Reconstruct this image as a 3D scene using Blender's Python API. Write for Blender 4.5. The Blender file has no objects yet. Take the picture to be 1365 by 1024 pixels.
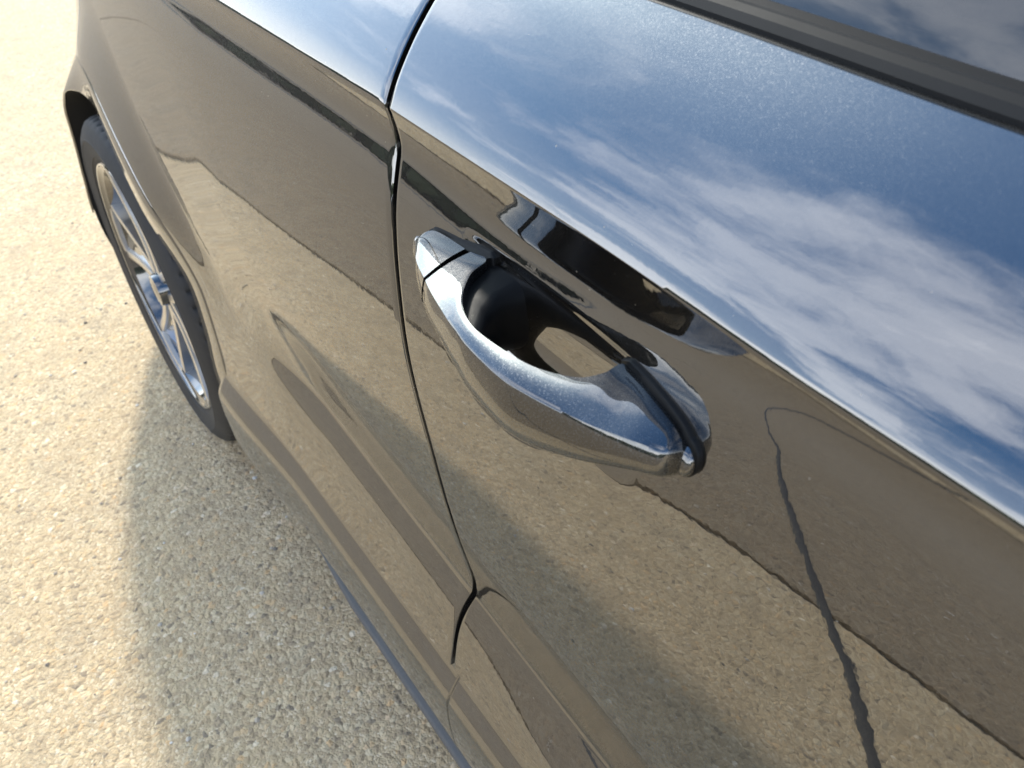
import bpy, bmesh, math, random
import numpy as np
from mathutils import Matrix, Vector

S = bpy.context.scene
COL = S.collection
R = math.radians

# ------------------------------------------------------------------ camera
cam_d = bpy.data.cameras.new('camera')
cam = bpy.data.objects.new('camera', cam_d)
COL.objects.link(cam)
S.camera = cam
FPX = 1044.3                                   # focal length in units of a 1365 wide frame
cam_d.sensor_width = 36.0
cam_d.lens = 36.0 * FPX / 1365.0
cam_d.clip_start, cam_d.clip_end = 0.01, 8000
cX = Vector((0.8047889, -0.39124477, 0.44636572))   # world axes written in lens axes (right, down, forward)
cY = Vector((-0.59324239, -0.50554854, 0.62648555))
cZ = Vector((-0.01944966, -0.76899168, -0.63896284))
cam_d.dof.use_dof = True; cam_d.dof.focus_distance = 0.56; cam_d.dof.aperture_fstop = 13.0
right = Vector((cX[0], cY[0], cZ[0])); down = Vector((cX[1], cY[1], cZ[1])); fwd = Vector((cX[2], cY[2], cZ[2]))
M = Matrix((right, -down, -fwd)).transposed().to_4x4()
M.translation = Vector((-0.21766, -0.26003, 1.13507))
cam.matrix_world = M

# ------------------------------------------------------------------ sun + sky
SUN = Vector((0.44, 1.12, 1.0)).normalized()
SUN_EL = math.asin(SUN.z)
SUN_AZ = math.atan2(SUN.x, SUN.y)
sd = bpy.data.lights.new('sun', 'SUN'); so = bpy.data.objects.new('sun', sd); COL.objects.link(so)
sd.energy = 2.0; sd.angle = R(4.0); sd.color = (1.0, 0.94, 0.84)
so.rotation_euler = SUN.to_track_quat('Z', 'Y').to_euler()
S.view_settings.view_transform = 'Standard'; S.view_settings.look = 'None'
S.view_settings.exposure = 1.12; S.view_settings.gamma = 1.0
S.view_settings.use_curve_mapping = False
S.render.engine = 'CYCLES'
try:
    S.cycles.use_denoising = True
    S.cycles.max_bounces = 10; S.cycles.glossy_bounces = 6
    S.cycles.caustics_reflective = False; S.cycles.caustics_refractive = False
except Exception:
    pass

class NT:
    """small helper for node trees"""
    def __init__(s, tree): s.t = tree; s.n = tree.nodes; s.n.clear()
    def add(s, typ, **kw):
        nd = s.n.new(typ)
        for k, v in kw.items():
            if k in ('inp',):
                for i, val in v.items(): s.set(nd, i, val)
            else: setattr(nd, k, v)
        return nd
    def set(s, nd, i, val):
        sock = nd.inputs[i]
        if isinstance(val, bpy.types.NodeSocket): s.t.links.new(val, sock)
        else: sock.default_value = val
    def math(s, op, a, b=0.0, c=None, clamp=False):
        nd = s.add('ShaderNodeMath', operation=op, use_clamp=clamp)
        s.set(nd, 0, a); s.set(nd, 1, b)
        if c is not None: s.set(nd, 2, c)
        return nd.outputs[0]
    def ramp(s, fac, stops, interp='LINEAR'):
        nd = s.add('ShaderNodeValToRGB'); cr = nd.color_ramp; cr.interpolation = interp
        while len(cr.elements) > 1: cr.elements.remove(cr.elements[-1])
        for i, (p, c) in enumerate(stops):
            c = tuple(c) + (1,) if hasattr(c, '__len__') else (c, c, c, 1)
            e = cr.elements[0] if i == 0 else cr.elements.new(p)
            e.position = p; e.color = c
        s.set(nd, 0, fac); return nd.outputs[0]
    def mix(s, fac, a, b, blend='MIX'):
        nd = s.add('ShaderNodeMix', data_type='RGBA', blend_type=blend)
        s.set(nd, 0, fac)
        for i, v in ((6, a), (7, b)):
            s.set(nd, i, v if isinstance(v, bpy.types.NodeSocket) else tuple(v) + (1,))
        return nd.outputs[2]
    def noise(s, vec, scale, detail=3, rough=0.5, dist=0.0, out=0):
        nd = s.add('ShaderNodeTexNoise', inp={'Vector': vec, 'Scale': scale, 'Detail': detail, 'Roughness': rough, 'Distortion': dist})
        return nd.outputs[out]

W = bpy.data.worlds.new('World'); S.world = W; W.use_nodes = True
n = NT(W.node_tree)
sky = n.add('ShaderNodeTexSky', sky_type='NISHITA')
sky.sun_disc = False; sky.sun_elevation = SUN_EL; sky.sun_rotation = SUN_AZ
sky.air_density = 1.0; sky.dust_density = 2.6; sky.ozone_density = 1.5; sky.altitude = 50
geo = n.add('ShaderNodeTexCoord')
sep = n.add('ShaderNodeSeparateXYZ', inp={0: geo.outputs['Generated']})
zc = n.math('ADD', n.math('MAXIMUM', sep.outputs[2], 0.0), 0.16)
comb = n.add('ShaderNodeCombineXYZ', inp={0: n.math('DIVIDE', sep.outputs[0], zc), 1: n.math('DIVIDE', sep.outputs[1], zc), 2: 0.0})
cmap = n.add('ShaderNodeMapping', inp={0: comb.outputs[0]}); cmap.inputs['Scale'].default_value = (0.8, 0.62, 1.0)
cmap.inputs['Location'].default_value = (3.1, 1.7, 0.0); cmap.inputs['Rotation'].default_value = (0, 0, R(18))
c1 = n.noise(cmap.outputs[0], 1.35, 7, 0.58, 0.4)
c2 = n.noise(cmap.outputs[0], 4.0, 5, 0.6, 0.5)
cl = n.math('ADD', n.math('MULTIPLY', c1, 0.74), n.math('MULTIPLY', c2, 0.26))
cov = n.ramp(cl, [(0.46, 0.0), (0.58, 0.26), (0.74, 0.75)], 'EASE')
horiz = n.ramp(sep.outputs[2], [(0.0, 0.0), (0.06, 1.0)])
cov = n.math('MULTIPLY', cov, horiz)
skc = n.add('ShaderNodeHueSaturation', inp={'Saturation': 1.25, 'Value': 1.0, 'Color': sky.outputs[0]}).outputs[0]
low = n.ramp(sep.outputs[2], [(0.0, 0.9), (0.16, 0.6), (0.36, 0.12), (0.6, 0.0)], 'EASE')
skc = n.mix(1.0, skc, (0.90, 1.19, 1.30), 'MULTIPLY')
skc = n.mix(low, skc, (15.0, 14.6, 14.0))
colr = n.mix(cov, skc, (21.0, 20.6, 20.2))
bg = n.add('ShaderNodeBackground', inp={0: colr, 1: 0.15})
out = n.add('ShaderNodeOutputWorld', inp={0: bg.outputs[0]})

# ------------------------------------------------------------------ materials
def mat(name):
    m = bpy.data.materials.new(name); m.use_nodes = True
    return m, NT(m.node_tree)
def principled(n, **kw):
    b = n.add('ShaderNodeBsdfPrincipled')
    for k, v in kw.items():
        k = k.replace('_', ' ')
        if isinstance(v, tuple) and len(v) == 3: v = v + (1,)
        n.set(b, k, v)
    o = n.add('ShaderNodeOutputMaterial'); n.t.links.new(b.outputs[0], o.inputs[0])
    return b
def simple(name, col, rough=0.5, metal=0.0, noise=0.0, scale=40, **kw):
    m, n = mat(name)
    tc = n.add('ShaderNodeTexCoord').outputs['Object']
    f = n.noise(tc, scale, 4)
    c = n.mix(f, [x * (1 - noise) for x in col], [min(1, x * (1 + noise)) for x in col])
    b = principled(n, Base_Color=c, Roughness=n.math('MULTIPLY_ADD', f, 0.12, rough - 0.06), Metallic=metal, **kw)
    return m

def paint_material(name, f0, f1, f2, ior, dust=True):
    m, n = mat(name)
    tc = n.add('ShaderNodeTexCoord').outputs['Object']
    v = n.add('ShaderNodeTexVoronoi', inp={'Vector': tc, 'Scale': 2200.0})
    fl = n.add('ShaderNodeSeparateColor', inp={0: v.outputs['Color']})
    flake = n.ramp(fl.outputs[0], [(0.0, (f0,) * 3), (0.85, (f1,) * 3), (1.0, (f2,) * 3)])
    # flake normals scatter a little
    vm = n.add('ShaderNodeVectorMath', operation='SUBTRACT'); n.set(vm, 0, v.outputs['Color']); vm.inputs[1].default_value = (0.5, 0.5, 0.5)
    vs = n.add('ShaderNodeVectorMath', operation='SCALE'); n.set(vs, 0, vm.outputs[0]); vs.inputs['Scale'].default_value = 0.22
    g = n.add('ShaderNodeNewGeometry')
    va = n.add('ShaderNodeVectorMath', operation='ADD'); n.set(va, 0, g.outputs['Normal']); n.set(va, 1, vs.outputs[0])
    vn = n.add('ShaderNodeVectorMath', operation='NORMALIZE'); n.set(vn, 0, va.outputs[0])
    peel = n.noise(tc, 170, 2, 0.4)
    bump = n.add('ShaderNodeBump', inp={'Strength': 0.02, 'Distance': 0.001, 'Height': peel})
    b = principled(n, Base_Color=flake, Metallic=1.0, Roughness=0.42, Normal=vn.outputs[0], Coat_Weight=1.0,
                   Coat_Roughness=n.ramp(n.noise(tc, 7, 5, 0.65), [(0.35, 0.006), (0.75, 0.030)]), Coat_IOR=ior, Coat_Normal=bump.outputs[0])
    if dust:
        pos = n.add('ShaderNodeNewGeometry').outputs['Position']
        z = n.add('ShaderNodeSeparateXYZ', inp={0: pos}).outputs[2]
        lowz = n.ramp(n.math('MULTIPLY', z, 1.0), [(0.15, 0.075), (0.45, 0.022), (0.8, 0.006)])
        film = n.math('MULTIPLY', lowz, n.ramp(n.noise(pos, 14, 6, 0.7), [(0.3, 0.4), (0.75, 1.5)]))
        sp = n.add('ShaderNodeTexVoronoi', inp={'Vector': pos, 'Scale': 85.0})
        rnd = n.add('ShaderNodeSeparateColor', inp={0: sp.outputs['Color']}).outputs[0]
        speck = n.math('MULTIPLY', n.math('LESS_THAN', sp.outputs['Distance'], n.math('MULTIPLY', rnd, 0.055)), n.math('MULTIPLY', n.math('GREATER_THAN', rnd, 0.55), 0.30))
        fac = n.math('ADD', film, speck, clamp=True)
        df = n.add('ShaderNodeBsdfDiffuse', inp={0: (0.46, 0.40, 0.32, 1)})
        mx = n.add('ShaderNodeMixShader'); n.set(mx, 0, fac); n.t.links.new(b.outputs[0], mx.inputs[1]); n.t.links.new(df.outputs[0], mx.inputs[2])
        o = [q for q in n.n if q.type == 'OUTPUT_MATERIAL'][0]; n.t.links.new(mx.outputs[0], o.inputs[0])
    return m
PAINT = paint_material('black_metallic_paint', 0.008, 0.013, 0.028, 2.5)
HANDLE_PAINT = paint_material('flake_black_handle_paint', 0.016, 0.034, 0.085, 2.05, False)
BLACK_GLOSS = simple('gloss_black_trim', (0.012, 0.012, 0.013), 0.12)
BLACK_PLASTIC = simple('black_plastic', (0.006, 0.006, 0.006), 0.5, noise=0.3, scale=300, IOR=1.25)
LINER = simple('wheel_liner_felt', (0.010, 0.010, 0.010), 0.95, noise=0.3, scale=200)
RUBBER_SEAL = simple('seal_rubber', (0.006, 0.006, 0.006), 0.6, IOR=1.3)
GREY_PLASTIC = simple('grey_sill_plastic', (0.085, 0.083, 0.08), 0.7, noise=0.2, scale=200)
CHROME_SILVER = simple('machined_alloy', (0.70, 0.68, 0.65), 0.33, 1.0, noise=0.05, scale=30)
ALLOY_DARK = simple('gloss_black_alloy', (0.02, 0.021, 0.023), 0.12, 0.0, Coat_Weight=1.0, Coat_IOR=1.9, Coat_Roughness=0.03)
DARK_INT = simple('dark_interior', (0.012, 0.012, 0.012), 0.8)

def tyre_material():
    m, n = mat('tyre_rubber')
    tc = n.add('ShaderNodeTexCoord').outputs['Object']
    f = n.noise(tc, 60, 5, 0.6)
    d = n.noise(tc, 9, 3, 0.6)
    c = n.mix(n.ramp(d, [(0.4, 0.0), (0.7, 0.5)]), (0.016, 0.0155, 0.015), (0.042, 0.037, 0.031))
    bump = n.add('ShaderNodeBump', inp={'Strength': 0.3, 'Distance': 0.002, 'Height': f})
    principled(n, Base_Color=c, Roughness=0.72, Normal=bump.outputs[0])
    return m
TYRE = tyre_material()

def glass_material():
    m, n = mat('tinted_window_glass')
    fr = n.add('ShaderNodeFresnel', inp={'IOR': 1.8}).outputs[0]
    tr = n.add('ShaderNodeBsdfTransparent', inp={0: (0.10, 0.12, 0.115, 1)})
    gl = n.add('ShaderNodeBsdfGlossy', inp={0: (1, 1, 1, 1), 1: 0.01})
    mx = n.add('ShaderNodeMixShader'); n.set(mx, 0, fr); n.t.links.new(tr.outputs[0], mx.inputs[1]); n.t.links.new(gl.outputs[0], mx.inputs[2])
    o = n.add('ShaderNodeOutputMaterial'); n.t.links.new(mx.outputs[0], o.inputs[0])
    return m
GLASS = glass_material()

def concrete_material(name, tint):
    m, n = mat(name)
    tc = n.add('ShaderNodeNewGeometry').outputs['Position']
    def sc(c): return tuple(a * b for a, b in zip(c, tint))
    w = n.noise(tc, 60, 2, 0.5, out=1)
    vd = n.add('ShaderNodeVectorMath', operation='MULTIPLY_ADD'); n.set(vd, 0, w); vd.inputs[1].default_value = (0.010,) * 3; n.set(vd, 2, tc)
    v1 = n.add('ShaderNodeTexVoronoi', inp={'Vector': vd.outputs[0], 'Scale': 125.0})
    v2 = n.add('ShaderNodeTexVoronoi', inp={'Vector': vd.outputs[0], 'Scale': 290.0})
    r1 = n.add('ShaderNodeSeparateColor', inp={0: v1.outputs['Color']})
    r2 = n.add('ShaderNodeSeparateColor', inp={0: v2.outputs['Color']})
    stone = n.ramp(r1.outputs[0], [(0.0, sc((0.22, 0.195, 0.17))), (0.06, sc((0.36, 0.30, 0.23))), (0.3, sc((0.46, 0.37, 0.26))),
                                   (0.6, sc((0.56, 0.47, 0.34))), (0.85, sc((0.62, 0.55, 0.43))), (0.96, sc((0.60, 0.42, 0.25))), (1.0, sc((0.80, 0.76, 0.68)))])
    sand = n.ramp(r2.outputs[1], [(0.0, sc((0.34, 0.285, 0.21))), (0.4, sc((0.47, 0.385, 0.275))), (0.8, sc((0.60, 0.50, 0.37))), (1.0, sc((0.75, 0.69, 0.58)))])
    pick = n.ramp(r1.outputs[1], [(0.42, 0.0), (0.5, 1.0)])
    col = n.mix(pick, sand, stone)
    grime = n.noise(tc, 3.1, 6, 0.65)
    col = n.mix(n.ramp(grime, [(0.35, 0.0), (0.75, 0.45)]), col, sc((0.50, 0.38, 0.24)))
    big = n.noise(tc, 11, 5, 0.65)
    col = n.mix(n.ramp(big, [(0.47, 0.0), (0.72, 0.5)]), col, sc((0.33, 0.28, 0.22)))
    ht = n.math('ADD', n.math('MULTIPLY', n.ramp(v1.outputs['Distance'], [(0.0, 1.0), (0.8, 0.0)]), n.math('MULTIPLY', pick, 1.0)),
                n.math('MULTIPLY', n.ramp(v2.outputs['Distance'], [(0.0, 1.0), (0.8, 0.0)]), 0.45))
    bump = n.add('ShaderNodeBump', inp={'Strength': 0.75, 'Distance': 0.0035, 'Height': ht})
    principled(n, Base_Color=col, Roughness=0.85, Normal=bump.outputs[0])
    return m
CONC_A = concrete_material('exposed_aggregate_concrete', (0.98, 0.885, 0.715))
CONC_B = concrete_material('greyer_concrete', (0.53, 0.475, 0.40))
TAR = simple('joint_tar', (0.035, 0.033, 0.030), 0.7, noise=0.4, scale=50)
ASPHALT = simple('asphalt', (0.055, 0.053, 0.050), 0.85, noise=0.4, scale=250)
SOIL = simple('dry_soil', (0.26, 0.20, 0.13), 0.95, noise=0.35, scale=6)

# ------------------------------------------------------------------ mesh helpers
def link(name, me, m, parent=None, smooth=True):
    o = bpy.data.objects.new(name, me); COL.objects.link(o)
    if m: me.materials.append(m)
    if smooth: me.shade_smooth()
    if parent: o.parent = parent
    return o
def mesh(name, verts, faces, m, parent=None, smooth=True):
    me = bpy.data.meshes.new(name); me.from_pydata([tuple(map(float, v)) for v in verts], [], faces); me.update()
    return link(name, me, m, parent, smooth)
def grid_faces(nr, nc, off=0, wrap=False, flip=False):
    f = []
    for i in range(nr - 1):
        for j in range(nc if wrap else nc - 1):
            a = off + i * nc + j; b = off + i * nc + (j + 1) % nc
            q = (a, b, b + nc, a + nc)
            f.append(q[::-1] if flip else q)
    return f
def grid(name, P, m, parent=None, wrap=False, flip=False, smooth=True):
    P = np.asarray(P); nr, nc = P.shape[:2]
    return mesh(name, P.reshape(-1, 3), grid_faces(nr, nc, 0, wrap, flip), m, parent, smooth)
def empty(name, loc=(0, 0, 0), parent=None):
    o = bpy.data.objects.new(name, None); COL.objects.link(o); o.location = loc
    if parent: o.parent = parent
    o.empty_display_size = 0.1
    return o
def sharp_by_angle(o, ang=35):
    bm = bmesh.new(); bm.from_mesh(o.data)
    for e in bm.edges:
        if len(e.link_faces) == 2 and e.calc_face_angle(0) > R(ang): e.smooth = False
    bm.to_mesh(o.data); bm.free()
def sstep(a, b, x):
    t = np.clip((np.asarray(x, float) - a) / (b - a), 0, 1); return t * t * (3 - 2 * t)

def spline(P, n):
    """Catmull-Rom through the rows of P"""
    P = np.asarray(P, float); k = len(P); out = []
    for s in np.linspace(0, k - 1, n):
        i = min(int(s), k - 2); t = s - i
        p0, p1, p2, p3 = P[max(i - 1, 0)], P[i], P[i + 1], P[min(i + 2, k - 1)]
        out.append(0.5 * (2 * p1 + (p2 - p0) * t + (2 * p0 - 5 * p1 + 4 * p2 - p3) * t * t + (3 * p1 - p0 - 3 * p2 + p3) * t ** 3))
    return np.array(out)
spline2 = spline
# ------------------------------------------------------------------ ground
ground = mesh('ground', [(-3000, -3000, -0.06), (3000, -3000, -0.06), (3000, 3000, -0.06), (-3000, 3000, -0.06)], [(0, 1, 2, 3)], SOIL)
ground['kind'] = 'structure'
pave = mesh('pavement', [(-26, -30, -0.014), (30, -30, -0.014), (30, 30, -0.014), (-26, 30, -0.014)], [(0, 1, 2, 3)], TAR)
pave['kind'] = 'structure'
pave.matrix_world = Matrix.Translation((-0.87, 0.60, 0)) @ Matrix.Rotation(R(-11.5), 4, 'Z')
JY = -1.9            # the joints beside the car
SW, SL, GX, GY = 3.7, 7.0, 0.012, 0.020
def slab_mesh(m, seed):
    rnd = random.Random(seed)
    hx, hy = SW / 2 - GX / 2, SL / 2 - GY / 2
    ring = []
    def side(ax, ay, bx, by, k):
        for i in range(k):
            t = i / k; ring.append((ax + (bx - ax) * t, ay + (by - ay) * t))
    side(-hx, -hy, hx, -hy, 90); side(hx, -hy, hx, hy, 130); side(hx, hy, -hx, hy, 90); side(-hx, hy, -hx, -hy, 130)
    top, mid, low = [], [], []
    for (x, y) in ring:
        j = rnd.uniform(0, 0.006)
        k = max(abs(x) / hx, abs(y) / hy)
        sx = x - math.copysign(j, x) if abs(abs(x) - hx) < 1e-6 else x
        sy = y - math.copysign(j, y) if abs(abs(y) - hy) < 1e-6 else y
        top.append((sx * 0.9985, sy * 0.9985, 0.0)); mid.append((sx, sy, -0.003)); low.append((sx, sy, -0.03))
    N = len(ring); V = top + mid + low
    F = [tuple(range(N))]
    for i in range(N):
        j = (i + 1) % N
        F.append((i, i + N, j + N, j)); F.append((i + N, i + 2 * N, j + 2 * N, j + N))
    me = bpy.data.meshes.new('concrete_slab'); me.from_pydata(V, [], F); me.update(); me.materials.append(m)
    return me
slabA, slabB = slab_mesh(CONC_A, 3), slab_mesh(CONC_B, 8)
for i in range(-6, 7):
    for j in range(-4, 4):
        x = SW / 2 + i * SW; y = JY + SL / 2 + j * SL
        o = bpy.data.objects.new('concrete_slab', slabA if i >= 0 else slabB)
        COL.objects.link(o); o.location = (x, y, 0); o.parent = pave

def sealed_crack():
    rnd = random.Random(5); P = []
    pts = spline2([(-0.5, -0.22), (-0.82, -0.02), (-0.93, 0.07), (-1.22, 0.27), (-1.72, 0.57), (-3.14, 1.38), (-4.4, 2.1)], 300)
    for i, c in enumerate(pts):
        w = 0.5 * math.sin(i * 0.21) + rnd.uniform(-1, 1)
        dv = (pts[min(i + 1, 299)] - pts[max(i - 1, 0)]); dv /= np.linalg.norm(dv); nv = np.array([-dv[1], dv[0]])
        h = 0.009 + 0.0006 * w
        P.append([(*(c - nv * (h + 0.004)), 0.001), (*(c - nv * h * 0.7), 0.005), (*(c + nv * h * 0.7), 0.005), (*(c + nv * (h + 0.004)), 0.001)])
    o = grid('crack_sealant', P, TAR); o['kind'] = 'structure'; return o
sealed_crack()
# far dark treeline round the yard
def treeline():
    rnd = random.Random(4); V, Fc = [], []
    t = (1 + 5 ** 0.5) / 2
    ico = [(-1, t, 0), (1, t, 0), (-1, -t, 0), (1, -t, 0), (0, -1, t), (0, 1, t), (0, -1, -t), (0, 1, -t), (t, 0, -1), (t, 0, 1), (-t, 0, -1), (-t, 0, 1)]
    tri = [(0, 11, 5), (0, 5, 1), (0, 1, 7), (0, 7, 10), (0, 10, 11), (1, 5, 9), (5, 11, 4), (11, 10, 2), (10, 7, 6), (7, 1, 8), (3, 9, 4), (3, 4, 2), (3, 2, 6), (3, 6, 8), (3, 8, 9), (4, 9, 5), (2, 4, 11), (6, 2, 10), (8, 6, 7), (9, 8, 1)]
    for k in range(8200):
        az = rnd.uniform(0, 6.2832) ; rad = 58 + rnd.uniform(-5, 6)
        top = 6.6 + 0.9 * math.sin(az * 9.1) + 0.7 * math.sin(az * 23.7 + 1.0)
        z = rnd.random() ** 0.7 * top; r = rnd.uniform(0.7, 1.5) * (1.15 - 0.35 * z / 7); o = len(V)
        cx, cy = -math.sin(az) * rad, math.cos(az) * rad
        for p in ico:
            j = rnd.uniform(0.65, 1.25) * r * 0.55
            V.append((cx + p[0] * j, cy + p[1] * j, max(-0.05, z + p[2] * j)))
        Fc += [tuple(o + i for i in q) for q in tri]
    m, n = mat('tree_leaves')
    c = n.ramp(n.add('ShaderNodeNewGeometry').outputs['Random Per Island'], [(0.0, (0.018, 0.030, 0.012)), (0.6, (0.035, 0.055, 0.020)), (1.0, (0.07, 0.085, 0.032))])
    principled(n, Base_Color=c, Roughness=0.8)
    o = mesh('far_trees', V, Fc, m, smooth=False); o['kind'] = 'stuff'
treeline()
def loose_stones():
    rnd = random.Random(11); V, Fc = [], []
    base = [(1, 0, 0), (-1, 0, 0), (0, 1, 0), (0, -1, 0), (0, 0, 1), (0.7, 0.7, 0.4), (-0.7, 0.6, 0.5), (0.6, -0.7, 0.45), (-0.6, -0.7, 0.4)]
    tri = [(0, 5, 7), (0, 2, 5), (2, 6, 5), (2, 1, 6), (1, 8, 6), (1, 3, 8), (3, 7, 8), (3, 0, 7), (4, 5, 6), (4, 6, 8), (4, 8, 7), (4, 7, 5)]
    for k in range(900):
        x = rnd.uniform(-1.6, 0.05); y = rnd.uniform(-0.2, 4.0); r = 0.0016 + 0.0034 * rnd.random() ** 3
        a = rnd.uniform(0, 6.28); ca, sa = math.cos(a), math.sin(a); o = len(V); sq = rnd.uniform(0.5, 0.8)
        for p in base:
            px, py, pz = (c * r * rnd.uniform(0.8, 1.2) for c in p)
            V.append((x + px * ca - py * sa, y + px * sa + py * ca, 0.0006 + pz * sq))
        Fc += [tuple(o + i for i in t) for t in tri]
    m, n = mat('loose_stone')
    gi = n.add('ShaderNodeNewGeometry').outputs['Random Per Island']
    c = n.ramp(gi, [(0.0, (0.10, 0.09, 0.08)), (0.3, (0.30, 0.24, 0.17)), (0.7, (0.48, 0.40, 0.30)), (1.0, (0.66, 0.62, 0.55))])
    principled(n, Base_Color=c, Roughness=0.85)
    o = mesh('loose_gravel', V, Fc, m, smooth=False); o['kind'] = 'stuff'
loose_stones()

# ------------------------------------------------------------------ car body side surface
CAR_C = 0.88           # centre line x
WY, WZ, AR = 1.176, 0.33, 0.352     # rear wheel centre and arch lip radius
ZC, ZB, ZD = 0.945, 1.024, 0.405    # shoulder crease, belt line, door bottom
# tilt (degrees, + faces the sky) against height for the doors
TZ = np.array([0.18, 0.28, 0.36, 0.400, 0.415, 0.470, 0.498, 0.503, 0.520, 0.56, 0.60, 0.66, 0.745, 0.80, 0.85, 0.880, 0.894, 0.906, 0.915, 0.921, 0.926, 0.934, 0.9449, 0.9451, 0.960, 0.985, 1.020])
LOW = [-14., -8., 2.0, 12.0, 15.0, 21.0, 26.0, 0.0, -7.0, -11., -9.0, -4.0, -0.5, 3.0]
UP = [6.0, 10.5, 17.6, 21.9, 23.0, 17.0, 0.0, -9.0, -13.0, 29.0, 37.0, 44.0, 52.0]
TT = np.array(LOW + UP)
TTR = np.array([-14., -8., 2.0, 6.0, 7.0, 6.0, -1.0, -2.0, -5.0, -6.0, -5.0, -3.0, 0.0, 3.0] + UP)
TTF = np.array(LOW + [6.0, 8.0, 9.6, 10.8, 11.4, 11.0, 9.0, 4.0, -4.0, 29.0, 37.0, 44.0, 52.0])     # shallower ahead of the handle
zf = np.linspace(0.18, 1.06, 4401)
def integ(tt):
    t = np.tan(np.radians(np.interp(zf, TZ, tt)))
    x = np.concatenate([[0], np.cumsum((t[1:] + t[:-1]) / 2 * np.diff(zf))])
    return x - np.interp(0.90, zf, x)
XF, XR, XN = integ(TT), integ(TTR), integ(TTF)
XN = XN - np.interp(0.86, zf, XN) + np.interp(0.86, zf, XF)
XR = XR - np.interp(0.7, zf, XR) + np.interp(0.7, zf, XF)
XR = XR + (np.interp(0.40, zf, XF) - np.interp(0.40, zf, XR)) * (1 - sstep(0.40, 0.58, zf))
def F(y, z):
    y = np.asarray(y, float); z = np.asarray(z, float)
    sh = 0.008 * np.exp(-((y - 0.06) / 0.10) ** 2) - 0.010 * (1 - sstep(-0.15, -0.02, y))
    z = z + sh * sstep(0.80, 0.908, z) * (1 - sstep(0.914, 0.9445, z))
    k = sstep(0.42, 0.62, y)
    kz = 1 - (1 - k) * 1.0
    kn = 1 - sstep(-0.15, 0.0, y)
    x = (np.interp(z, zf, XF) * (1 - kn) + np.interp(z, zf, XN) * kn) * (1 - kz) + np.interp(z, zf, XR) * kz
    # the body draws in towards the tail and the nose
    x = x + 0.085 * np.clip((y - 0.55) / 0.9, 0, None) ** 1.7 * sstep(0.45, 0.95, z) + 0.09 * np.clip((y - 1.35) / 0.65, 0, None) ** 1.5 + 0.18 * np.clip((y - 1.5) / 0.52, 0, None) ** 2.2
    x = x + 0.012 * np.clip((-y - 0.3) / 1.0, 0, None) ** 2
    # flare over the wheel arch
    d = np.hypot(y - WY, (z - WZ)) - 0.416
    x = x - (1 - 0.55 * sstep(1.15, 1.45, y)) * (0.027 * (1 - sstep(-0.03, 0.10, d)) + 0.008 * (1 - sstep(-0.02, 0.30, d))) * sstep(0.395, 0.62, z) * (1 - sstep(0.80, 0.93, z))
    return x
# recess behind the handle
def dish(y, z):
    y = np.asarray(y, float); z = np.asarray(z, float)
    a = sstep(-0.075, -0.045, y) * (1 - sstep(0.075, 0.095, y))
    b = sstep(0.836, 0.862, z) * (1 - 0.80 * sstep(0.860, 0.8985, z)) * (1 - sstep(0.8985, 0.9035, z))
    return 0.0115 * a * b
def FD(y, z): return F(y, z) + dish(y, z)

car = empty('car', (0.88, 0.0, 0.0))
car['label'] = 'glossy black car parked on pale gravelly concrete, seen along its side'
car['category'] = 'car'
CARINV = Matrix.Translation((-0.88, 0, 0))
def part(o, parent=None):
    """parent keeping world placement"""
    p = parent or car
    o.parent = p; o.matrix_parent_inverse = CARINV if p is car else Matrix.Identity(4)
    return o
def mirror(o, name=None):
    """same panel on the far side of the car"""
    me = o.data.copy()
    co = np.empty(len(me.vertices) * 3); me.vertices.foreach_get('co', co); co = co.reshape(-1, 3)
    co[:, 0] = 2 * CAR_C - co[:, 0]; me.vertices.foreach_set('co', co.ravel()); me.flip_normals(); me.update()
    q = bpy.data.objects.new(name or o.name.split('.')[0], me); COL.objects.link(q)
    return part(q)

zrows = np.unique(np.concatenate([np.linspace(ZD, 0.496, 16), np.linspace(0.4980, 0.5045, 5), np.linspace(0.510, 0.89, 80),
                                  np.linspace(0.893, 0.9445, 36), [0.9453, 0.9475, 0.951], np.linspace(0.956, ZB, 24)]))
SHUT_Z = np.array([0.18, 0.42, 0.45, 0.48, 0.54, 0.63, 0.704, 0.786, 0.883, 0.926, 0.96, 1.06])
SHUT_Y = np.array([0.125, 0.130, 0.138, 0.136, 0.122, 0.126, 0.137, 0.158, 0.170, 0.178, 0.186, 0.200])
def shut(z):
    # smooth interpolation of the shut line
    return np.interp(z, zs_, ys_)
zs_ = np.linspace(0.18, 1.06, 400); ys_ = np.interp(zs_, SHUT_Z, SHUT_Y)
ker = np.hanning(41); ker /= ker.sum(); ys_ = np.convolve(np.pad(ys_, 20, mode='edge'), ker, 'valid')

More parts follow.
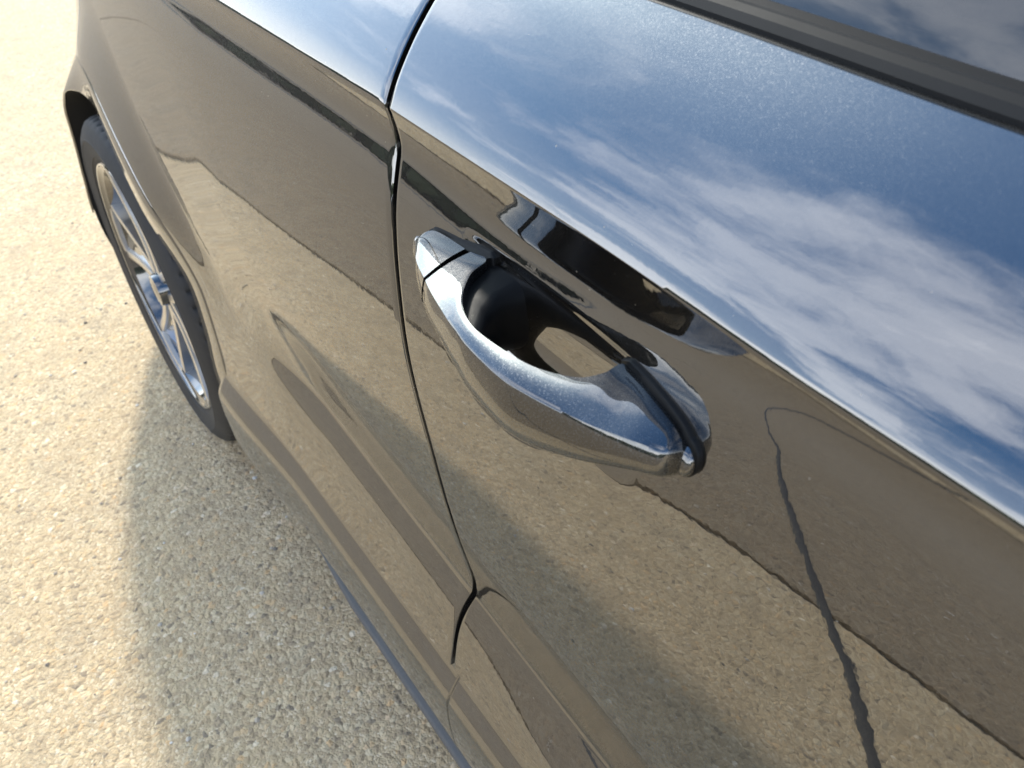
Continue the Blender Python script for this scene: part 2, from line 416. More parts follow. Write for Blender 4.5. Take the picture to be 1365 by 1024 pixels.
def edge_roll(cols_y, fx, z, at_start, at_end, depth=0.012, rad=0.0014):
    """points of one row with turned in edges"""
    pts = []
    x = fx(cols_y, z)
    if at_start:
        for a, b in ((0.0, depth), (0.0, rad), (0.3, 0.3)):
            pts.append((x[0] + (b if b > 0.29 and False else (rad * 0.3 if a else b)), cols_y[0] + a * rad, z))
    for i, yy in enumerate(cols_y):
        yy2 = yy
        if at_start and i == 0: yy2 = yy + rad
        if at_end and i == len(cols_y) - 1: yy2 = yy - rad
        pts.append((float(fx(yy2, z)), yy2, z))
    if at_end:
        pts.append((x[-1] + rad * 0.3, cols_y[-1] - 0.3 * rad, z)); pts.append((x[-1] + rad, cols_y[-1], z)); pts.append((x[-1] + depth, cols_y[-1], z))
    return pts
def panel(name, ya, yb, zr, fx, ncol, start=True, end=True, rollbottom=True, rolltop=True, dens=None):
    rows = []
    def row(z, dx=0.0):
        a, b = ya(z), yb(z)
        t = np.linspace(0, 1, ncol) if dens is None else dens
        r = edge_roll(a + (b - a) * t, fx, z, start, end)
        return [(p[0] + dx, p[1], p[2]) for p in r]
    if rollbottom:
        for dz, dx in ((0.0, 0.03), (0.0, 0.004), (0.0012, 0.001)):
            rows.append([(p[0], p[1], zr[0] + dz) for p in row(zr[0] + 0.003, dx)])
    for i, z in enumerate(zr):
        zz = z + 0.003 if (rollbottom and i == 0) else z
        rows.append(row(zz))
    if rolltop:
        for dz, dx in ((0.002, 0.0025), (0.0025, 0.006), (0.000, 0.02)):
            rows.append([(p[0], p[1], zr[-1] + dz) for p in row(zr[-1], dx)])
    return part(grid(name, rows, PAINT, flip=True))

GAP = 0.0060
FRONT_Y = lambda z: -0.98 - 0.10 * sstep(0.5, 0.2, z) + 0 * z
yd = np.concatenate([np.linspace(0, 0.72, 40, endpoint=False), np.linspace(0.72, 1, 90)])
front_door = panel('front_door', FRONT_Y, lambda z: shut(z) - GAP / 2, zrows, FD, 0, dens=yd)

# rear door + quarter: fan from the lower edge (door bottom, arch lip) to the crease, then up to the belt
def rear_side(name, pts_lo, y_top, start, end, m=PAINT, roll_lo=True):
    """pts_lo (k,2) lower outline in (y,z); y_top(k) the y on the crease"""
    k = len(pts_lo); rows = []
    n1, n2 = 110, 24
    lo = np.array(pts_lo)
    def outline(t):
        return lo[:, 0] + (y_top - lo[:, 0]) * t, lo[:, 1] + (ZC - 0.0005 - lo[:, 1]) * t
    def emit(y, z, dx=0.0):
        x = F(y, z) + dx
        rows.append(np.stack([x, y, z], 1))
    for t in np.linspace(0, 1, n1) ** 0.9: emit(*outline(t))
    for z in np.concatenate([[ZC + 0.0006, ZC + 0.003, ZC + 0.006], np.linspace(ZC + 0.011, ZB, n2)]): emit(y_top + 0 * z, np.full(k, z))
    for dz, dx in ((0.002, 0.0025), (0.0025, 0.006), (0.0, 0.02)): emit(y_top, np.full(k, ZB)); rows[-1] = rows[-1] + np.array([dx, 0, dz])
    P = np.array(rows)
    # turn the ends in
    def turn(col, nxt):
        c = P[:, col].copy(); d = P[:, nxt] - c; d /= np.linalg.norm(d, axis=1)[:, None]
        e0 = c + np.array([0.012, 0, 0]); e1 = c + np.array([0.0025, 0, 0]); e2 = c + d * 0.0008 + np.array([0.0008, 0, 0])
        P[:, col] = c + d * 0.0025
        return [e0, e1, e2]
    if start:
        t = turn(0, 1); P = np.concatenate([np.stack(t, 1), P], 1)
    if end:
        t = turn(P.shape[1] - 1, P.shape[1] - 2); P = np.concatenate([P, np.stack(t[::-1], 1)], 1)
    return part(grid(name, P, PAINT, flip=True)), P

RARCH = 0.418     # where the panel meets the lip
a0 = math.asin((ZD - WZ) / RARCH)
y_arch0 = WY - RARCH * math.cos(a0)
ys = np.linspace(0, 1, 70)
lo1 = [(shut(ZD) + GAP / 2 + (y_arch0 - shut(ZD) - GAP / 2) * t, ZD) for t in ys]
th = np.linspace(a0, R(97), 70)[1:]
lo2 = [(WY - RARCH * math.cos(t), WZ + RARCH * math.sin(t)) for t in th]
lo = lo1 + lo2
k1 = shut(ZC) + GAP / 2
yt = np.concatenate([np.linspace(k1, 0.70, 70), np.linspace(0.70, 1.34, 70)[1:]])
# keep the front edge on the shut line: bend the first columns
def rear_door_rows():
    o, P = rear_side('rear_door', lo, yt, False, False)
    me = o.data
    nr, nc = P.shape[:2]
    Q = P.copy()
    for i in range(nr):
        z = Q[i, 0, 2]; y0 = float(shut(z)) + GAP / 2
        old = Q[i, 0, 1]
        w = np.exp(-np.arange(nc) / 22.0); w = np.clip((w - w[-1]) / (1 - w[-1]), 0, 1)
        Q[i, :, 1] += (y0 - old) * w
        base = P[i, :, 0] - F(P[i, :, 1], P[i, :, 2])
        Q[i, :, 0] = F(Q[i, :, 1], Q[i, :, 2]) + base
    c = Q[:, 0].copy(); d = Q[:, 1] - c; d /= np.linalg.norm(d, axis=1)[:, None]
    e0 = c + np.array([0.012, 0, 0]); e1 = c + np.array([0.0013, 0, 0]); e2 = c + d * 0.0004 + np.array([0.0004, 0, 0])
    Q[:, 0] = c + d * 0.0013
    Q = np.concatenate([np.stack([e0, e1, e2], 1), Q], 1)
    c = Q[:, -1].copy()
    Q = np.concatenate([Q, (c + np.array([0.0025, 0.001, 0]))[:, None], (c + np.array([0.012, 0.001, 0]))[:, None]], 1)
    # roll the lower edge in
    lo0 = Q[0].copy()
    Q = np.concatenate([(lo0 + np.array([0.025, 0, 0]))[None], (lo0 + np.array([0.003, 0, -0.001]))[None], Q], 0)
    bpy.data.objects.remove(o); bpy.data.meshes.remove(me)
    return part(grid('rear_door', Q, PAINT, flip=True))
rear_door = rear_door_rows()
sharp_by_angle(front_door, 24); sharp_by_angle(rear_door, 24)

# rear quarter with the bumper side
th = np.linspace(R(97.6), R(170), 50)
lo3 = [(WY - RARCH * math.cos(t), WZ + RARCH * math.sin(t)) for t in th]
lo4 = [(y, 0.395 + 0.02 * (y - 1.55)) for y in np.linspace(lo3[-1][0] + 0.01, 2.02, 30)]
yt2 = np.concatenate([np.linspace(1.345, 1.70, 50), np.linspace(1.71, 2.02, 30)])
quarter, _ = rear_side('quarter_panel', lo3 + lo4, yt2, True, False)

# arch lip: a bright narrow band round the opening, with its return flange
def arch_lip():
    t = np.linspace(R(-17), R(176), 130)
    rows = []
    for r, dx in ((RARCH + 0.001, 0.0015), (RARCH - 0.002, -0.0012), (RARCH - 0.006, -0.0022), (RARCH - 0.03, -0.0040), (AR + 0.003, -0.0045), (AR, -0.003), (AR - 0.0005, 0.0005)):
        y = WY - r * np.cos(t); z = WZ + r * np.sin(t)
        yy = WY - RARCH * np.cos(t); zz = WZ + RARCH * np.sin(t)
        rows.append(np.stack([F(yy, zz) + dx - 0.040 * sstep(1.12, 1.42, yy) * np.clip((RARCH - r) / (RARCH - AR), 0, 1), y, z], 1))
    return part(grid('wheel_arch_lip', rows, PAINT))
lip = arch_lip()

# rocker panel below the doors
def rocker():
    zr = np.concatenate([np.linspace(0.212, 0.30, 14), np.linspace(0.31, 0.42, 24)])
    tz = np.array([0.20, 0.225, 0.25, 0.30, 0.340, 0.356, 0.372, 0.385, 0.42]); tt = np.array([-22., -12., -6., -2., 2., 26., 34., 10., 4.])
    zz = np.linspace(0.20, 0.42, 800); t = np.tan(np.radians(np.interp(zz, tz, tt)))
    x = np.concatenate([[0], np.cumsum((t[1:] + t[:-1]) / 2 * np.diff(zz))]); x -= np.interp(0.40, zz, x)
    x += float(F(0.3, 0.405)) + 0.010
    yj = float(shut(0.40)); yy = np.concatenate([np.linspace(-1.12, yj - 0.02, 30), yj + np.array([-0.0026, -0.0020, -0.0018, 0.0018, 0.0020, 0.0026]), np.linspace(yj + 0.02, 0.60, 24), np.linspace(0.61, 0.776, 24)])
    rows = []
    for z in zr:
        yl = yy
        xx = np.interp(z, zz, x) - 0.011 * sstep(0.50, 0.76, yl) + 0.004 * (np.abs(yl - yj) < 0.0019)
        rows.append(np.stack([xx, yl, np.full(len(yl), z)], 1))
    x0 = rows[0]
    rows = [x0 + np.array([0.10, 0, -0.004]), x0 + np.array([0.004, 0, -0.003])] + rows
    P = np.array(rows)
    e = P[:, -1:].copy() + np.array([0.06, 0.0, 0.0])
    P = np.concatenate([P, e], 1)
    o = part(grid('sill_panel', P, PAINT, flip=True))
    # satin plastic strip along the very bottom
    y = np.linspace(-1.12, 0.66, 50); xb = 0.018 * sstep(0.38, 0.66, y) + np.interp(0.212, zz, x) - 0.011 * sstep(0.50, 0.76, y)
    prof = [(0.030, 0.212), (-0.004, 0.2085), (-0.0075, 0.205), (-0.0075, 0.196), (-0.003, 0.190), (0.06, 0.186)]
    rows = [np.stack([xb + a, y, np.full(50, b)], 1) for a, b in prof]
    s = part(grid('sill_strip', rows, GREY_PLASTIC))
    return o, s
sill, strip = rocker()

# wheel housing and black lower parts
def housing(cy, name='wheel_housing'):
    t = np.linspace(R(-25), R(205), 60); rows = []
    for x in (None, 0.06, 0.30):
        r = AR + (0.001 if x is None else 0.004)
        xl = np.minimum(F(WY - RARCH * np.cos(t), np.maximum(WZ + RARCH * np.sin(t), 0.2)) + 0.002 - 0.040 * sstep(1.12, 1.42, WY - RARCH * np.cos(t)), 0.05) if x is None else np.full(60, x)
        rows.append(np.stack([xl, cy - r * np.cos(t), WZ + r * np.sin(t)], 1))
    o = part(grid(name, rows, LINER))
    disc = [(0.30, cy, WZ)] + [(0.30, cy - (AR + 0.004) * math.cos(a), WZ + (AR + 0.004) * math.sin(a)) for a in t]
    part(mesh('housing_wall', disc, [(0, i, i + 1) for i in range(1, 60)], LINER, smooth=False))
    return o
housing(WY)
def lower_bumper():
    pr = [(1.515, 0.36, 0.405), (1.56, 0.325, 0.402), (1.70, 0.30, 0.403), (1.90, 0.30, 0.406), (2.03, 0.33, 0.408)]
    yy = np.linspace(1.515, 2.03, 30)
    zl = np.interp(yy, [p[0] for p in pr], [p[1] for p in pr]); zh = np.interp(yy, [p[0] for p in pr], [p[2] for p in pr])
    rows = []
    for t, dx in ((0, 0.12), (0, 0.004), (0.05, -0.001), (0.5, 0.0), (1, 0.006)):
        z = zl + (zh - zl) * t
        rows.append(np.stack([F(yy, np.maximum(zh, 0.41)) + dx, yy, z], 1))
    return part(grid('bumper_valance', rows, BLACK_PLASTIC, flip=True))
valance = lower_bumper()

# the shut gap is dark behind
def gap_filler():
    z = np.linspace(ZD - 0.01, ZB, 60); y = shut(z)
    x = F(y, z) + 0.013
    rows = [np.stack([x, y - 0.02, z], 1), np.stack([x, y + 0.02, z], 1)]
    return part(grid('door_seal', rows, RUBBER_SEAL, flip=True))
gap_filler()

# ------------------------------------------------------------------ door handle
CM = np.array([[*cX], [*cY], [*cZ]])
def pix(u, v, z):
    """point of the handle: measured in the photograph, laid on its own height z"""
    d = CM @ np.array([(u - 682.5) / FPX, (v - 512.0) / FPX, 1.0]); c = np.array(M.translation)
    return c + d * (z - c[2]) / d[2]
HA = [(557, 315), (580, 308), (624, 334), (648, 346), (627, 366), (616, 400), (630, 435), (680, 472), (720, 492), (770, 503), (805, 497), (834, 486), (870, 525), (905, 562), (922, 586)]
HB = [(553, 322), (555, 348), (566, 372), (573, 387), (587, 411), (603, 436), (623, 462), (664, 500), (702, 524), (750, 549), (788, 567), (822, 580), (852, 591), (887, 603), (912, 603)]
HZ = [0.897, 0.898, 0.900, 0.901, 0.901, 0.901, 0.9005, 0.900, 0.899, 0.8975, 0.896, 0.8945, 0.8925, 0.8895, 0.8865]
HH = [0.020, 0.028, 0.033, 0.035, 0.038, 0.042, 0.046, 0.050, 0.049, 0.042, 0.036, 0.031, 0.027, 0.024, 0.021]
B = np.array([pix(*p, z) for p, z in zip(HB, HZ)])
HD = [0.001, 0.0026, 0.0034, 0.0038, 0.004, 0.004, 0.004, 0.004, 0.004, 0.0046, 0.0058, 0.0066, 0.0060, 0.0042, 0.002]
A = np.array([pix(*p, z + d) for p, z, d in zip(HA, HZ, HD)])
HH = np.array(HH)
def handle_section(A, B, h):
    """closed ring of points for one station: top face, crisp edge, outer face, underside, inner face"""
    w = A - B; up = np.array([0, 0, 1.0])
    wl = np.linalg.norm(w); thick = min(wl, 0.020); wi = w / max(wl, 1e-6) * thick
    pts = []
    crown = 0.0016 * min(1, wl / 0.02)
    for t in (0.0, 0.12, 0.3, 0.5, 0.7, 0.88, 1.0):              # inner edge -> outer edge
        pts.append(A + (B - A) * t + up * crown * math.sin(math.pi * t))
    o = -w / max(wl, 1e-6)
    pts.append(B + o * 0.0006 - up * 0.0010)
    for f, b in ((0.10, 0.0016), (0.25, 0.0030), (0.42, 0.0032), (0.60, 0.0012), (0.76, -0.0030), (0.90, -0.0085), (1.0, -0.0150)):
        pts.append(B + o * b - up * h * f)
    inner = A - wi * 0.0
    pts.append(np.array([*(B + wi * 0.62)[:2], B[2] - h * 0.90]))
    pts.append(np.array([*(A - wi * 0.02)[:2], A[2] - h * 0.60]))
    pts.append(np.array([*(A + wi * 0.06)[:2], A[2] - h * 0.30]))
    pts.append(np.array([*(A + wi * 0.02)[:2], A[2] - 0.0022]))
    return np.array(pts)
def loft(name, stations, m, parent=None, cap0=True, cap1=True):
    P = np.array(stations); nr, nc = P.shape[:2]
    V = list(P.reshape(-1, 3)); Fc = grid_faces(nr, nc, 0, True)
    if cap0: Fc.append(tuple(range(nc))[::-1])
    if cap1: Fc.append(tuple((nr - 1) * nc + i for i in range(nc)))
    o = mesh(name, V, Fc, m)
    bm = bmesh.new(); bm.from_mesh(o.data); bmesh.ops.recalc_face_normals(bm, faces=bm.faces); bm.to_mesh(o.data); bm.free()
    sharp_by_angle(o, 38)
    return o
NS = 141
As, Bs, Hs = spline(A, NS), spline(B, NS), np.interp(np.linspace(0, 14, NS), range(15), HH)
cut = int(2 / 14 * (NS - 1))
secs = [handle_section(a, b, h) for a, b, h in zip(As, Bs, Hs)]
# close the front end with a rounded nose, the rear with a rounded tail
def nose(sec, dirv, steps=6, length=0.006):
    c = sec.mean(0); outl = []
    for i in range(1, steps + 1):
        t = i / steps; s = math.sqrt(max(0, 1 - t * t)) if i < steps else 0.08
        outl.append(c + (sec - c) * s + np.array(dirv) * length * t)
    return outl
grip = secs[cut + 1:]
grip = grip + nose(grip[-1], (0.0, -1, -0.1), 7, 0.007)
cap = nose(secs[0], (0.1, 1, 0), 6, 0.005)[::-1] + secs[:cut]
handle = part(loft('door_handle', grip, HANDLE_PAINT))
lock = loft('lock_cover', cap, HANDLE_PAINT)
lock.parent = handle
# black pivot arm inside the rear of the grip
def pivot():
    rows = []
    for x, y0, y1, z0, z1 in ((0.022, 0.030, 0.082, 0.850, 0.902), (0.004, 0.032, 0.080, 0.852, 0.8995), (-0.012, 0.036, 0.070, 0.855, 0.898), (-0.026, 0.030, 0.060, 0.858, 0.897), (-0.038, 0.018, 0.052, 0.862, 0.8955), (-0.046, 0.000, 0.044, 0.866, 0.893)):
        ring_ = []
        for i in range(24):
            a = 2 * math.pi * i / 24; c, s_ = math.cos(a), math.sin(a)
            p = 0.5
            ring_.append((x, (y0 + y1) / 2 + (y1 - y0) / 2 * math.copysign(abs(c) ** p, c), (z0 + z1) / 2 + (z1 - z0) / 2 * math.copysign(abs(s_) ** p, s_)))
        rows.append(ring_)
    o = loft('pivot_arm', rows, BLACK_PLASTIC); o.parent = handle
pivot()
# black gasket the handle stands on
def gasket():
    def pad(i0, i1, sgn):
        gr = 0.0046 if sgn < 0 else 0.0022
        """closed outline of the foot, from the panel out to the inner edge of the handle; sgn = end that is rounded (+1 rear)"""
        idx = np.arange(i0, i1); a = As[idx]; h = Hs[idx]
        top = np.stack([a[:, 1], a[:, 2] - 0.0008], 1); bot = np.stack([a[:, 1], a[:, 2] - (0.66 if sgn < 0 else 0.8) * h], 1)
        if sgn > 0: top, bot = top[::-1], bot[::-1]           # run towards the rounded end
        ct = (top[-1] + bot[-1]) / 2; rz = (top[-1, 1] - bot[-1, 1]) / 2
        arc = [ct + np.array([sgn * 0.0052 * math.sin(t), rz * math.cos(t)]) for t in np.linspace(0.15, math.pi - 0.15, 12)]
        out = np.array(list(top) + arc + list(bot[::-1]))
        cen = out.mean(0); n_ = len(out)
        tg = np.roll(out, -1, 0) - np.roll(out, 1, 0); nr = np.stack([tg[:, 1], -tg[:, 0]], 1); nr /= np.linalg.norm(nr, axis=1)[:, None] + 1e-9
        nr *= np.sign(((out - cen) * nr).sum(1).mean())
        xa = np.interp(out[:, 0], As[::-1, 1], As[::-1, 0])
        rows = []
        for grow, f, dx in ((gr, 0, 0.003), (gr, 0, -0.0022), (gr - 0.0006, 0, -0.0029), (0.0010, 0, -0.0030), (0.0004, 0.15, -0.0025), (-0.0004, 0.6, 0.0), (-0.0006, 1.0, 0.0010)):
            o = out + nr * grow; bx = FD(o[:, 0], o[:, 1])
            rows.append(np.stack([np.minimum(bx + dx, bx) * (f == 0) + (f > 0) * (bx + (xa - bx) * f + dx) + (dx > 0) * (f == 0) * dx, o[:, 0], o[:, 1]], 1))
        P = np.array(rows); k = P.shape[1]
        o = mesh('handle_gasket', P.reshape(-1, 3), grid_faces(len(rows), k, 0, True) + [tuple((len(rows) - 1) * k + i for i in range(k))], BLACK_PLASTIC)
        bm = bmesh.new(); bm.from_mesh(o.data); bmesh.ops.recalc_face_normals(bm, faces=bm.faces); bm.to_mesh(o.data); bm.free()
        sharp_by_angle(o, 45); o.parent = handle
    pad(int(11 / 14 * (NS - 1)), NS, -1)
    pad(0, int(3 / 14 * (NS - 1)), 1)
gasket()

# ------------------------------------------------------------------ belt line trim, windows, roof
def belt():
    y = np.linspace(-0.98, 1.45, 60); x = F(y, np.full(60, ZB)); z = np.full(60, ZB)
    def strip_(name, prof, m):
        rows = [np.stack([x + a, y, z + b], 1) for a, b in prof]
        o = part(grid(name, rows, m, flip=True)); sharp_by_angle(o, 30); return o
    a = strip_('window_seal', [(0.008, -0.006), (0.009, 0.004), (0.012, 0.0075), (0.018, 0.009), (0.021, 0.0065), (0.023, 0.0085), (0.030, 0.0095), (0.033, 0.004), (0.034, -0.01)], RUBBER_SEAL)
    return [a]
belts = belt()
ROOF_Y = np.array([-1.36, -1.15, -0.85, -0.55, -0.2, 0.2, 0.6, 1.0, 1.35, 1.65, 1.88])
ROOF_Z = np.array([1.045, 1.13, 1.26, 1.36, 1.42, 1.44, 1.425, 1.375, 1.285, 1.16, 1.05])
ROOF_X = np.array([0.16, 0.19, 0.235, 0.27, 0.295, 0.30, 0.30, 0.305, 0.31, 0.30, 0.26])
def greenhouse():
    ny = 60; y = np.linspace(-1.30, 1.80, ny)
    zr = np.interp(y, ROOF_Y, ROOF_Z); xr = np.interp(y, ROOF_Y, ROOF_X)
    ker = np.ones(5) / 5
    zr = np.convolve(np.pad(zr, 2, mode='edge'), ker, 'valid'); xr = np.convolve(np.pad(xr, 2, mode='edge'), ker, 'valid')
    xb = F(y, np.full(ny, ZB)) + 0.034; zb = np.full(ny, ZB + 0.003)
    # side window glass in three panes with pillars between
    def pane(name, y0, y1, m, out=0.0):
        yy = np.linspace(y0, y1, 24); rows = []
        for t in np.linspace(0, 1, 10):
            xb_ = np.interp(yy, y, xb); zr_ = np.interp(yy, y, zr) - 0.055; xr_ = np.interp(yy, y, xr) + 0.0
            zb_ = ZB + 0.003
            zr2 = np.maximum(zr_, zb_ + 0.002)
            xx = xb_ + (xr_ - xb_) * (t ** 1.12) - out; zz = zb_ + (zr2 - zb_) * t
            rows.append(np.stack([xx, yy, zz], 1))
        return part(grid(name, rows, m, flip=True))
    panes = [pane('side_window', -0.90, 0.115, GLASS), pane('side_window', 0.20, 1.02, GLASS), pane('side_window', 1.08, 1.45, GLASS)]
    pil = [pane('window_pillar', -1.29, -0.905, BLACK_GLOSS, 0.003), pane('window_pillar', 0.117, 0.198, BLACK_GLOSS, 0.003), pane('window_pillar', 1.022, 1.078, BLACK_GLOSS, 0.003),
           pane('window_pillar', 1.452, 1.80, PAINT, 0.003)]
    rows = []
    for t in np.linspace(0, 1, 16):
        a = math.pi * t
        xx = xr + (2 * (CAR_C - xr)) * t; zz = zr - 0.055 * (abs(math.cos(a)) ** 3) + 0.02 * math.sin(a)
        rows.append(np.stack([xx - (0.004 if t == 0 else 0) + (0.004 if t == 1 else 0), y, zz], 1))
    sel = (y > -0.58) & (y < 1.15)
    part(grid('roof', [r[sel] for r in rows], PAINT, flip=True))
    s1 = y <= -0.53; s2 = y >= 1.10
    part(grid('windscreen', [r[s1] for r in rows], GLASS, flip=True)); part(grid('rear_window', [r[s2] for r in rows], GLASS, flip=True))
    for o in panes + pil: mirror(o)
greenhouse()

# wings and ends
def front_fender():
    def lo_(y):
        d = np.abs(y + 1.47)
        return np.where(d < 0.372, np.sqrt(np.maximum(0, 0.374 ** 2 - d ** 2)) + 0.33, 0.30 + 0 * y)
    yy = np.linspace(-2.30, -0.985, 140); rows = []
    zl = lo_(yy); zl = np.where(yy > -1.10, np.maximum(zl, 0.26), zl)
    top = np.interp(yy, [-2.30, -1.9, -1.3, -0.985], [0.72, 0.86, 0.97, 1.03])
    for t in np.linspace(0, 1, 40):
        z = zl + (top - zl) * t
        x = np.interp(z, zf, XR) + 0.012 * ((-yy - 0.3)) ** 2 + 0.26 * np.clip((-yy - 1.75) / 0.6, 0, None) ** 2.2
        rows.append(np.stack([x, yy, z], 1))
    return part(grid('front_wing', rows, PAINT, flip=True)), np.array(rows[-1])
wing, wtop = front_fender()
for o in (front_door, rear_door, quarter, lip, sill, strip, valance, wing, *belts): mirror(o)
def across(name, edge, bulge, m):
    rows = []
    for t in np.linspace(0, 1, 14):
        p = edge.copy(); p[:, 0] = edge[:, 0] + 2 * (CAR_C - edge[:, 0]) * t; p[:, 2] += bulge * math.sin(math.pi * t); rows.append(p)
    return part(grid(name, rows, m, flip=True))
across('bonnet', wtop[:, :], 0.05, PAINT)
yb = np.linspace(1.70, 2.02, 12)
across('tailgate', np.stack([F(yb, np.full(12, ZB)), yb, np.full(12, ZB) + np.linspace(0.04, -0.02, 12)], 1), 0.03, PAINT)
zz = np.linspace(0.33, 1.03, 20); 
across('rear_bumper', np.stack([F(np.full(20, 2.02), zz), np.full(20, 2.02), zz], 1), 0.0, PAINT)
zz = np.linspace(0.25, 0.72, 20)
across('front_bumper', np.stack([np.full(20, wtop[0, 0]), np.full(20, -2.30), zz], 1), 0.0, PAINT)
# underbody floor, dashboard level and seats seen darkly through the glass
def box(name, a, b, m):
    (x0, y0, z0), (x1, y1, z1) = a, b
    V = [(x0, y0, z0), (x1, y0, z0), (x1, y1, z0), (x0, y1, z0), (x0, y0, z1), (x1, y0, z1), (x1, y1, z1), (x0, y1, z1)]
    Fc = [(3, 2, 1, 0), (4, 5, 6, 7), (0, 1, 5, 4), (1, 2, 6, 5), (2, 3, 7, 6), (3, 0, 4, 7)]
    return part(mesh(name, V, Fc, m, smooth=False))
box('underbody', (0.32, -2.25, 0.19), (2 * CAR_C - 0.32, 2.0, 0.34), DARK_INT)
box('underbody', (0.075, -1.02, 0.20), (0.32, 0.74, 0.34), DARK_INT)
box('underbody', (2 * CAR_C - 0.32, -1.02, 0.20), (2 * CAR_C - 0.075, 0.74, 0.34), DARK_INT)
box('door_card', (0.125, -0.95, 0.40), (0.155, 0.70, 1.028), DARK_INT)
for sx in (0.30, 1.0):
    for sy in (-0.12, 0.80):
        b = box('seat', (sx, sy, 0.45), (sx + 0.48, sy + 0.13, 1.16), DARK_INT)
        bv = b.modifiers.new('soft', 'BEVEL'); bv.width = 0.05; bv.segments = 4

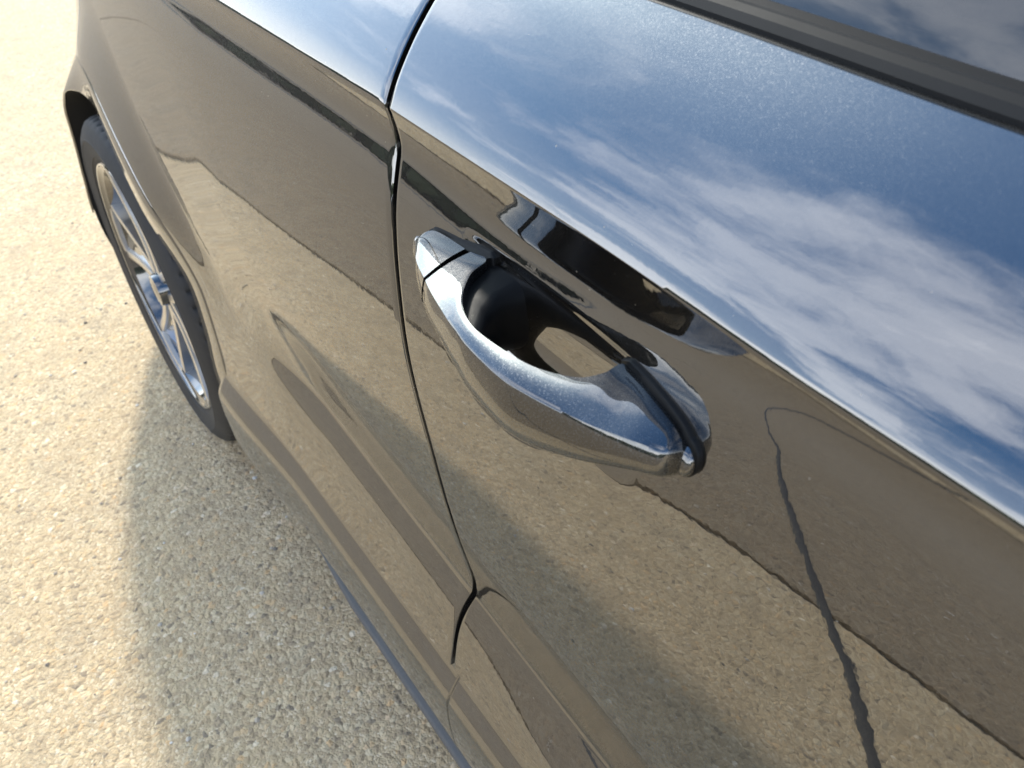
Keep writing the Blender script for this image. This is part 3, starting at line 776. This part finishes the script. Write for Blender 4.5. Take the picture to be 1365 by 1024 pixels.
# ------------------------------------------------------------------ wheels
def ring(prof, nseg, cx, cy, cz, off=0.0):
    rows = []
    for i in range(nseg):
        a = 2 * math.pi * i / nseg + off
        rows.append([(cx + x, cy + r * math.cos(a), cz + r * math.sin(a)) for x, r in prof])
    rows.append(rows[0]); return np.array(rows)
def revolve(name, prof, m, nseg=96, parent=None, flip=False):
    P = ring(prof, nseg, 0, 0, 0)[:-1]; nr, nc = P.shape[:2]
    V = P.reshape(-1, 3); Fc = []
    for i in range(nr):
        for j in range(nc - 1):
            a = i * nc + j; b = ((i + 1) % nr) * nc + j
            q = (a, b, b + 1, a + 1); Fc.append(q[::-1] if flip else q)
    o = mesh(name, V, Fc, m, parent)
    sharp_by_angle(o, 32)
    return o
def make_wheel(loc):
    w = empty('wheel', loc); part(w)
    RT = 0.326
    # tyre: bead, sidewall ribs, shoulder, tread with cross grooves
    half = 0.112
    prof = [(0.012, 0.243), (0.0045, 0.247), (0.0015, 0.253), (0.001, 0.2555), (-0.0005, 0.2562), (-0.004, 0.270), (-0.0058, 0.283), (-0.0066, 0.2835), (-0.0068, 0.288), (-0.006, 0.2885), (-0.003, 0.300), (0.003, 0.310), (0.0038, 0.3115), (0.010, 0.3185), (0.020, 0.3225)]
    tread = [(0.034, 0.3245), (0.050, 0.3255), (0.0502, 0.319), (0.058, 0.319), (0.0582, 0.326), (0.10, 0.3265), (0.1002, 0.319), (0.110, 0.319), (0.1102, 0.3265), (0.15, 0.326), (0.1502, 0.319), (0.158, 0.319), (0.1582, 0.3255), (0.19, 0.323), (0.205, 0.312), (0.215, 0.29), (0.210, 0.25)]
    N = 72 * 4; P = []
    for i in range(N):
        a = 2 * math.pi * i / N; row = []
        gr = (i % 4 == 3)
        for j, (x, r) in enumerate(prof + tread):
            if gr and 14 <= j <= 16 or gr and len(prof) + 12 <= j <= len(prof) + 14: r -= 0.006
            row.append((x, r * math.cos(a), r * math.sin(a)))
        P.append(row)
    P = np.array(P); nc = P.shape[1]; Fc = []
    for i in range(N):
        for j in range(nc - 1):
            a = i * nc + j; b = ((i + 1) % N) * nc + j
            Fc.append((a, b, b + 1, a + 1))
    t = mesh('tyre', P.reshape(-1, 3), Fc, TYRE, w); sharp_by_angle(t, 40)
    # rim barrel with bright outer flange
    revolve('rim', [(0.016, 0.2470), (0.0035, 0.2466), (0.0015, 0.2445), (0.002, 0.2415), (0.006, 0.2395), (0.010, 0.2330)], ALLOY_DARK, 120, w)
    revolve('rim_barrel', [(0.0102, 0.2328), (0.030, 0.226), (0.080, 0.216), (0.14, 0.212), (0.19, 0.225)], ALLOY_DARK, 96, w)
    revolve('brake_disc', [(0.088, 0.165), (0.088, 0.06), (0.06, 0.055), (0.055, 0.0)], simple('brake_steel', (0.28, 0.27, 0.26), 0.35, 1.0) if 'brake_steel' not in bpy.data.materials else bpy.data.materials['brake_steel'], 64, w)
    revolve('hub_cap', [(0.004, 0.001), (0.0045, 0.020), (0.007, 0.026), (0.007, 0.030), (0.020, 0.034), (0.06, 0.036)], ALLOY_DARK, 48, w)
    # five spokes: black centre panel between two bright machined ribs
    for k in range(5):
        a = R(80 + 72 * k)
        ca, sa = math.cos(a), math.sin(a)
        def T(x, r, s): return (x, r * ca - s * sa, r * sa + s * ca)
        # black panel
        st = [(0.030, 0.020, 0.020), (0.08, 0.024, 0.021), (0.14, 0.033, 0.018), (0.20, 0.050, 0.013), (0.229, 0.058, 0.011)]
        V, Fc = [], []
        for r, hw, x in st:
            V += [T(x + 0.004, r, -hw), T(x + 0.010, r, 0), T(x + 0.004, r, hw), T(x + 0.045, r, hw * 0.8), T(x + 0.045, r, -hw * 0.8)]
        for i in range(len(st) - 1):
            for j in range(5):
                p, q = i * 5 + j, i * 5 + (j + 1) % 5
                Fc.append((p, q, q + 5, p + 5))
        s = mesh('spoke', V, Fc, ALLOY_DARK, w); sharp_by_angle(s, 30)
        # bright ribs, one U shaped outline per spoke
        def rib_pts():
            pts = [(r, -hw, x) for r, hw, x in st]
            arc = [(0.2345, -0.047, 0.0085), (0.238, -0.022, 0.0075), (0.239, 0.0, 0.0075), (0.238, 0.022, 0.0075), (0.2345, 0.047, 0.0085)]
            return pts + arc + [(r, hw, x) for r, hw, x in st[::-1]]
        rp = spline(np.array(rib_pts()), 60); V, Fc = [], []
        for i, (r, sh, x) in enumerate(rp):
            tg = rp[min(i + 1, 59)] - rp[max(i - 1, 0)]; nrm = np.array([tg[1], -tg[0]]); nrm = nrm / (np.linalg.norm(nrm) + 1e-9)
            wd = 0.0085
            for o_, dx in ((-wd, 0.030), (-wd, 0.0012), (-wd * 0.7, 0.0), (wd * 0.7, 0.0), (wd, 0.0012), (wd, 0.030)):
                V.append(T(x + dx - 0.001, r + nrm[0] * o_, sh + nrm[1] * o_))
        for i in range(59):
            for j in range(5): Fc.append((i * 6 + j, i * 6 + j + 1, i * 6 + j + 7, i * 6 + j + 6))
        b = mesh('spoke_edge', V, Fc, CHROME_SILVER, s); sharp_by_angle(b, 30)
    return w
wheel = make_wheel((-0.034, WY, WZ - 0.004))
def copy_tree(o, parent, loc=None, rot=None):
    c = o.copy(); COL.objects.link(c)
    if parent is not None: c.parent = parent
    for ch in list(o.children): copy_tree(ch, c)
    return c
for (x, y, rz) in ((-0.01, -1.47, 0), (2 * CAR_C + 0.034, WY, math.pi), (2 * CAR_C + 0.01, -1.47, math.pi)):
    c = copy_tree(wheel, car); c.location = (x, y, WZ - 0.004); c.rotation_euler.z = rz
housing(-1.47)

# the shoulder line climbs gently towards the tail
def climb():
    for o in bpy.data.objects:
        if o.type != 'MESH' or o.get('kind'): continue
        q = o
        while q.parent: q = q.parent
        if q is not car or o.parent is not car or o is handle: continue
        me = o.data
        if me.get('climbed'): continue
        me['climbed'] = 1
        co = np.empty(len(me.vertices) * 3); me.vertices.foreach_get('co', co); co = co.reshape(-1, 3)
        yv = co[:, 1]; dz_low = 0.085 * np.clip(yv - 0.14, -0.4, 0.42); co[:, 2] += dz_low * sstep(0.41, 0.48, co[:, 2]) * (1 - sstep(0.55, 0.75, co[:, 2])); dz = 0.042 * np.clip(yv + 0.1, -0.2, 0.3) + 0.02 * np.clip(yv - 0.2, 0, 1)
        co[:, 2] += dz * sstep(0.80, 0.93, co[:, 2]); me.vertices.foreach_set('co', co.ravel()); me.update()
climb()
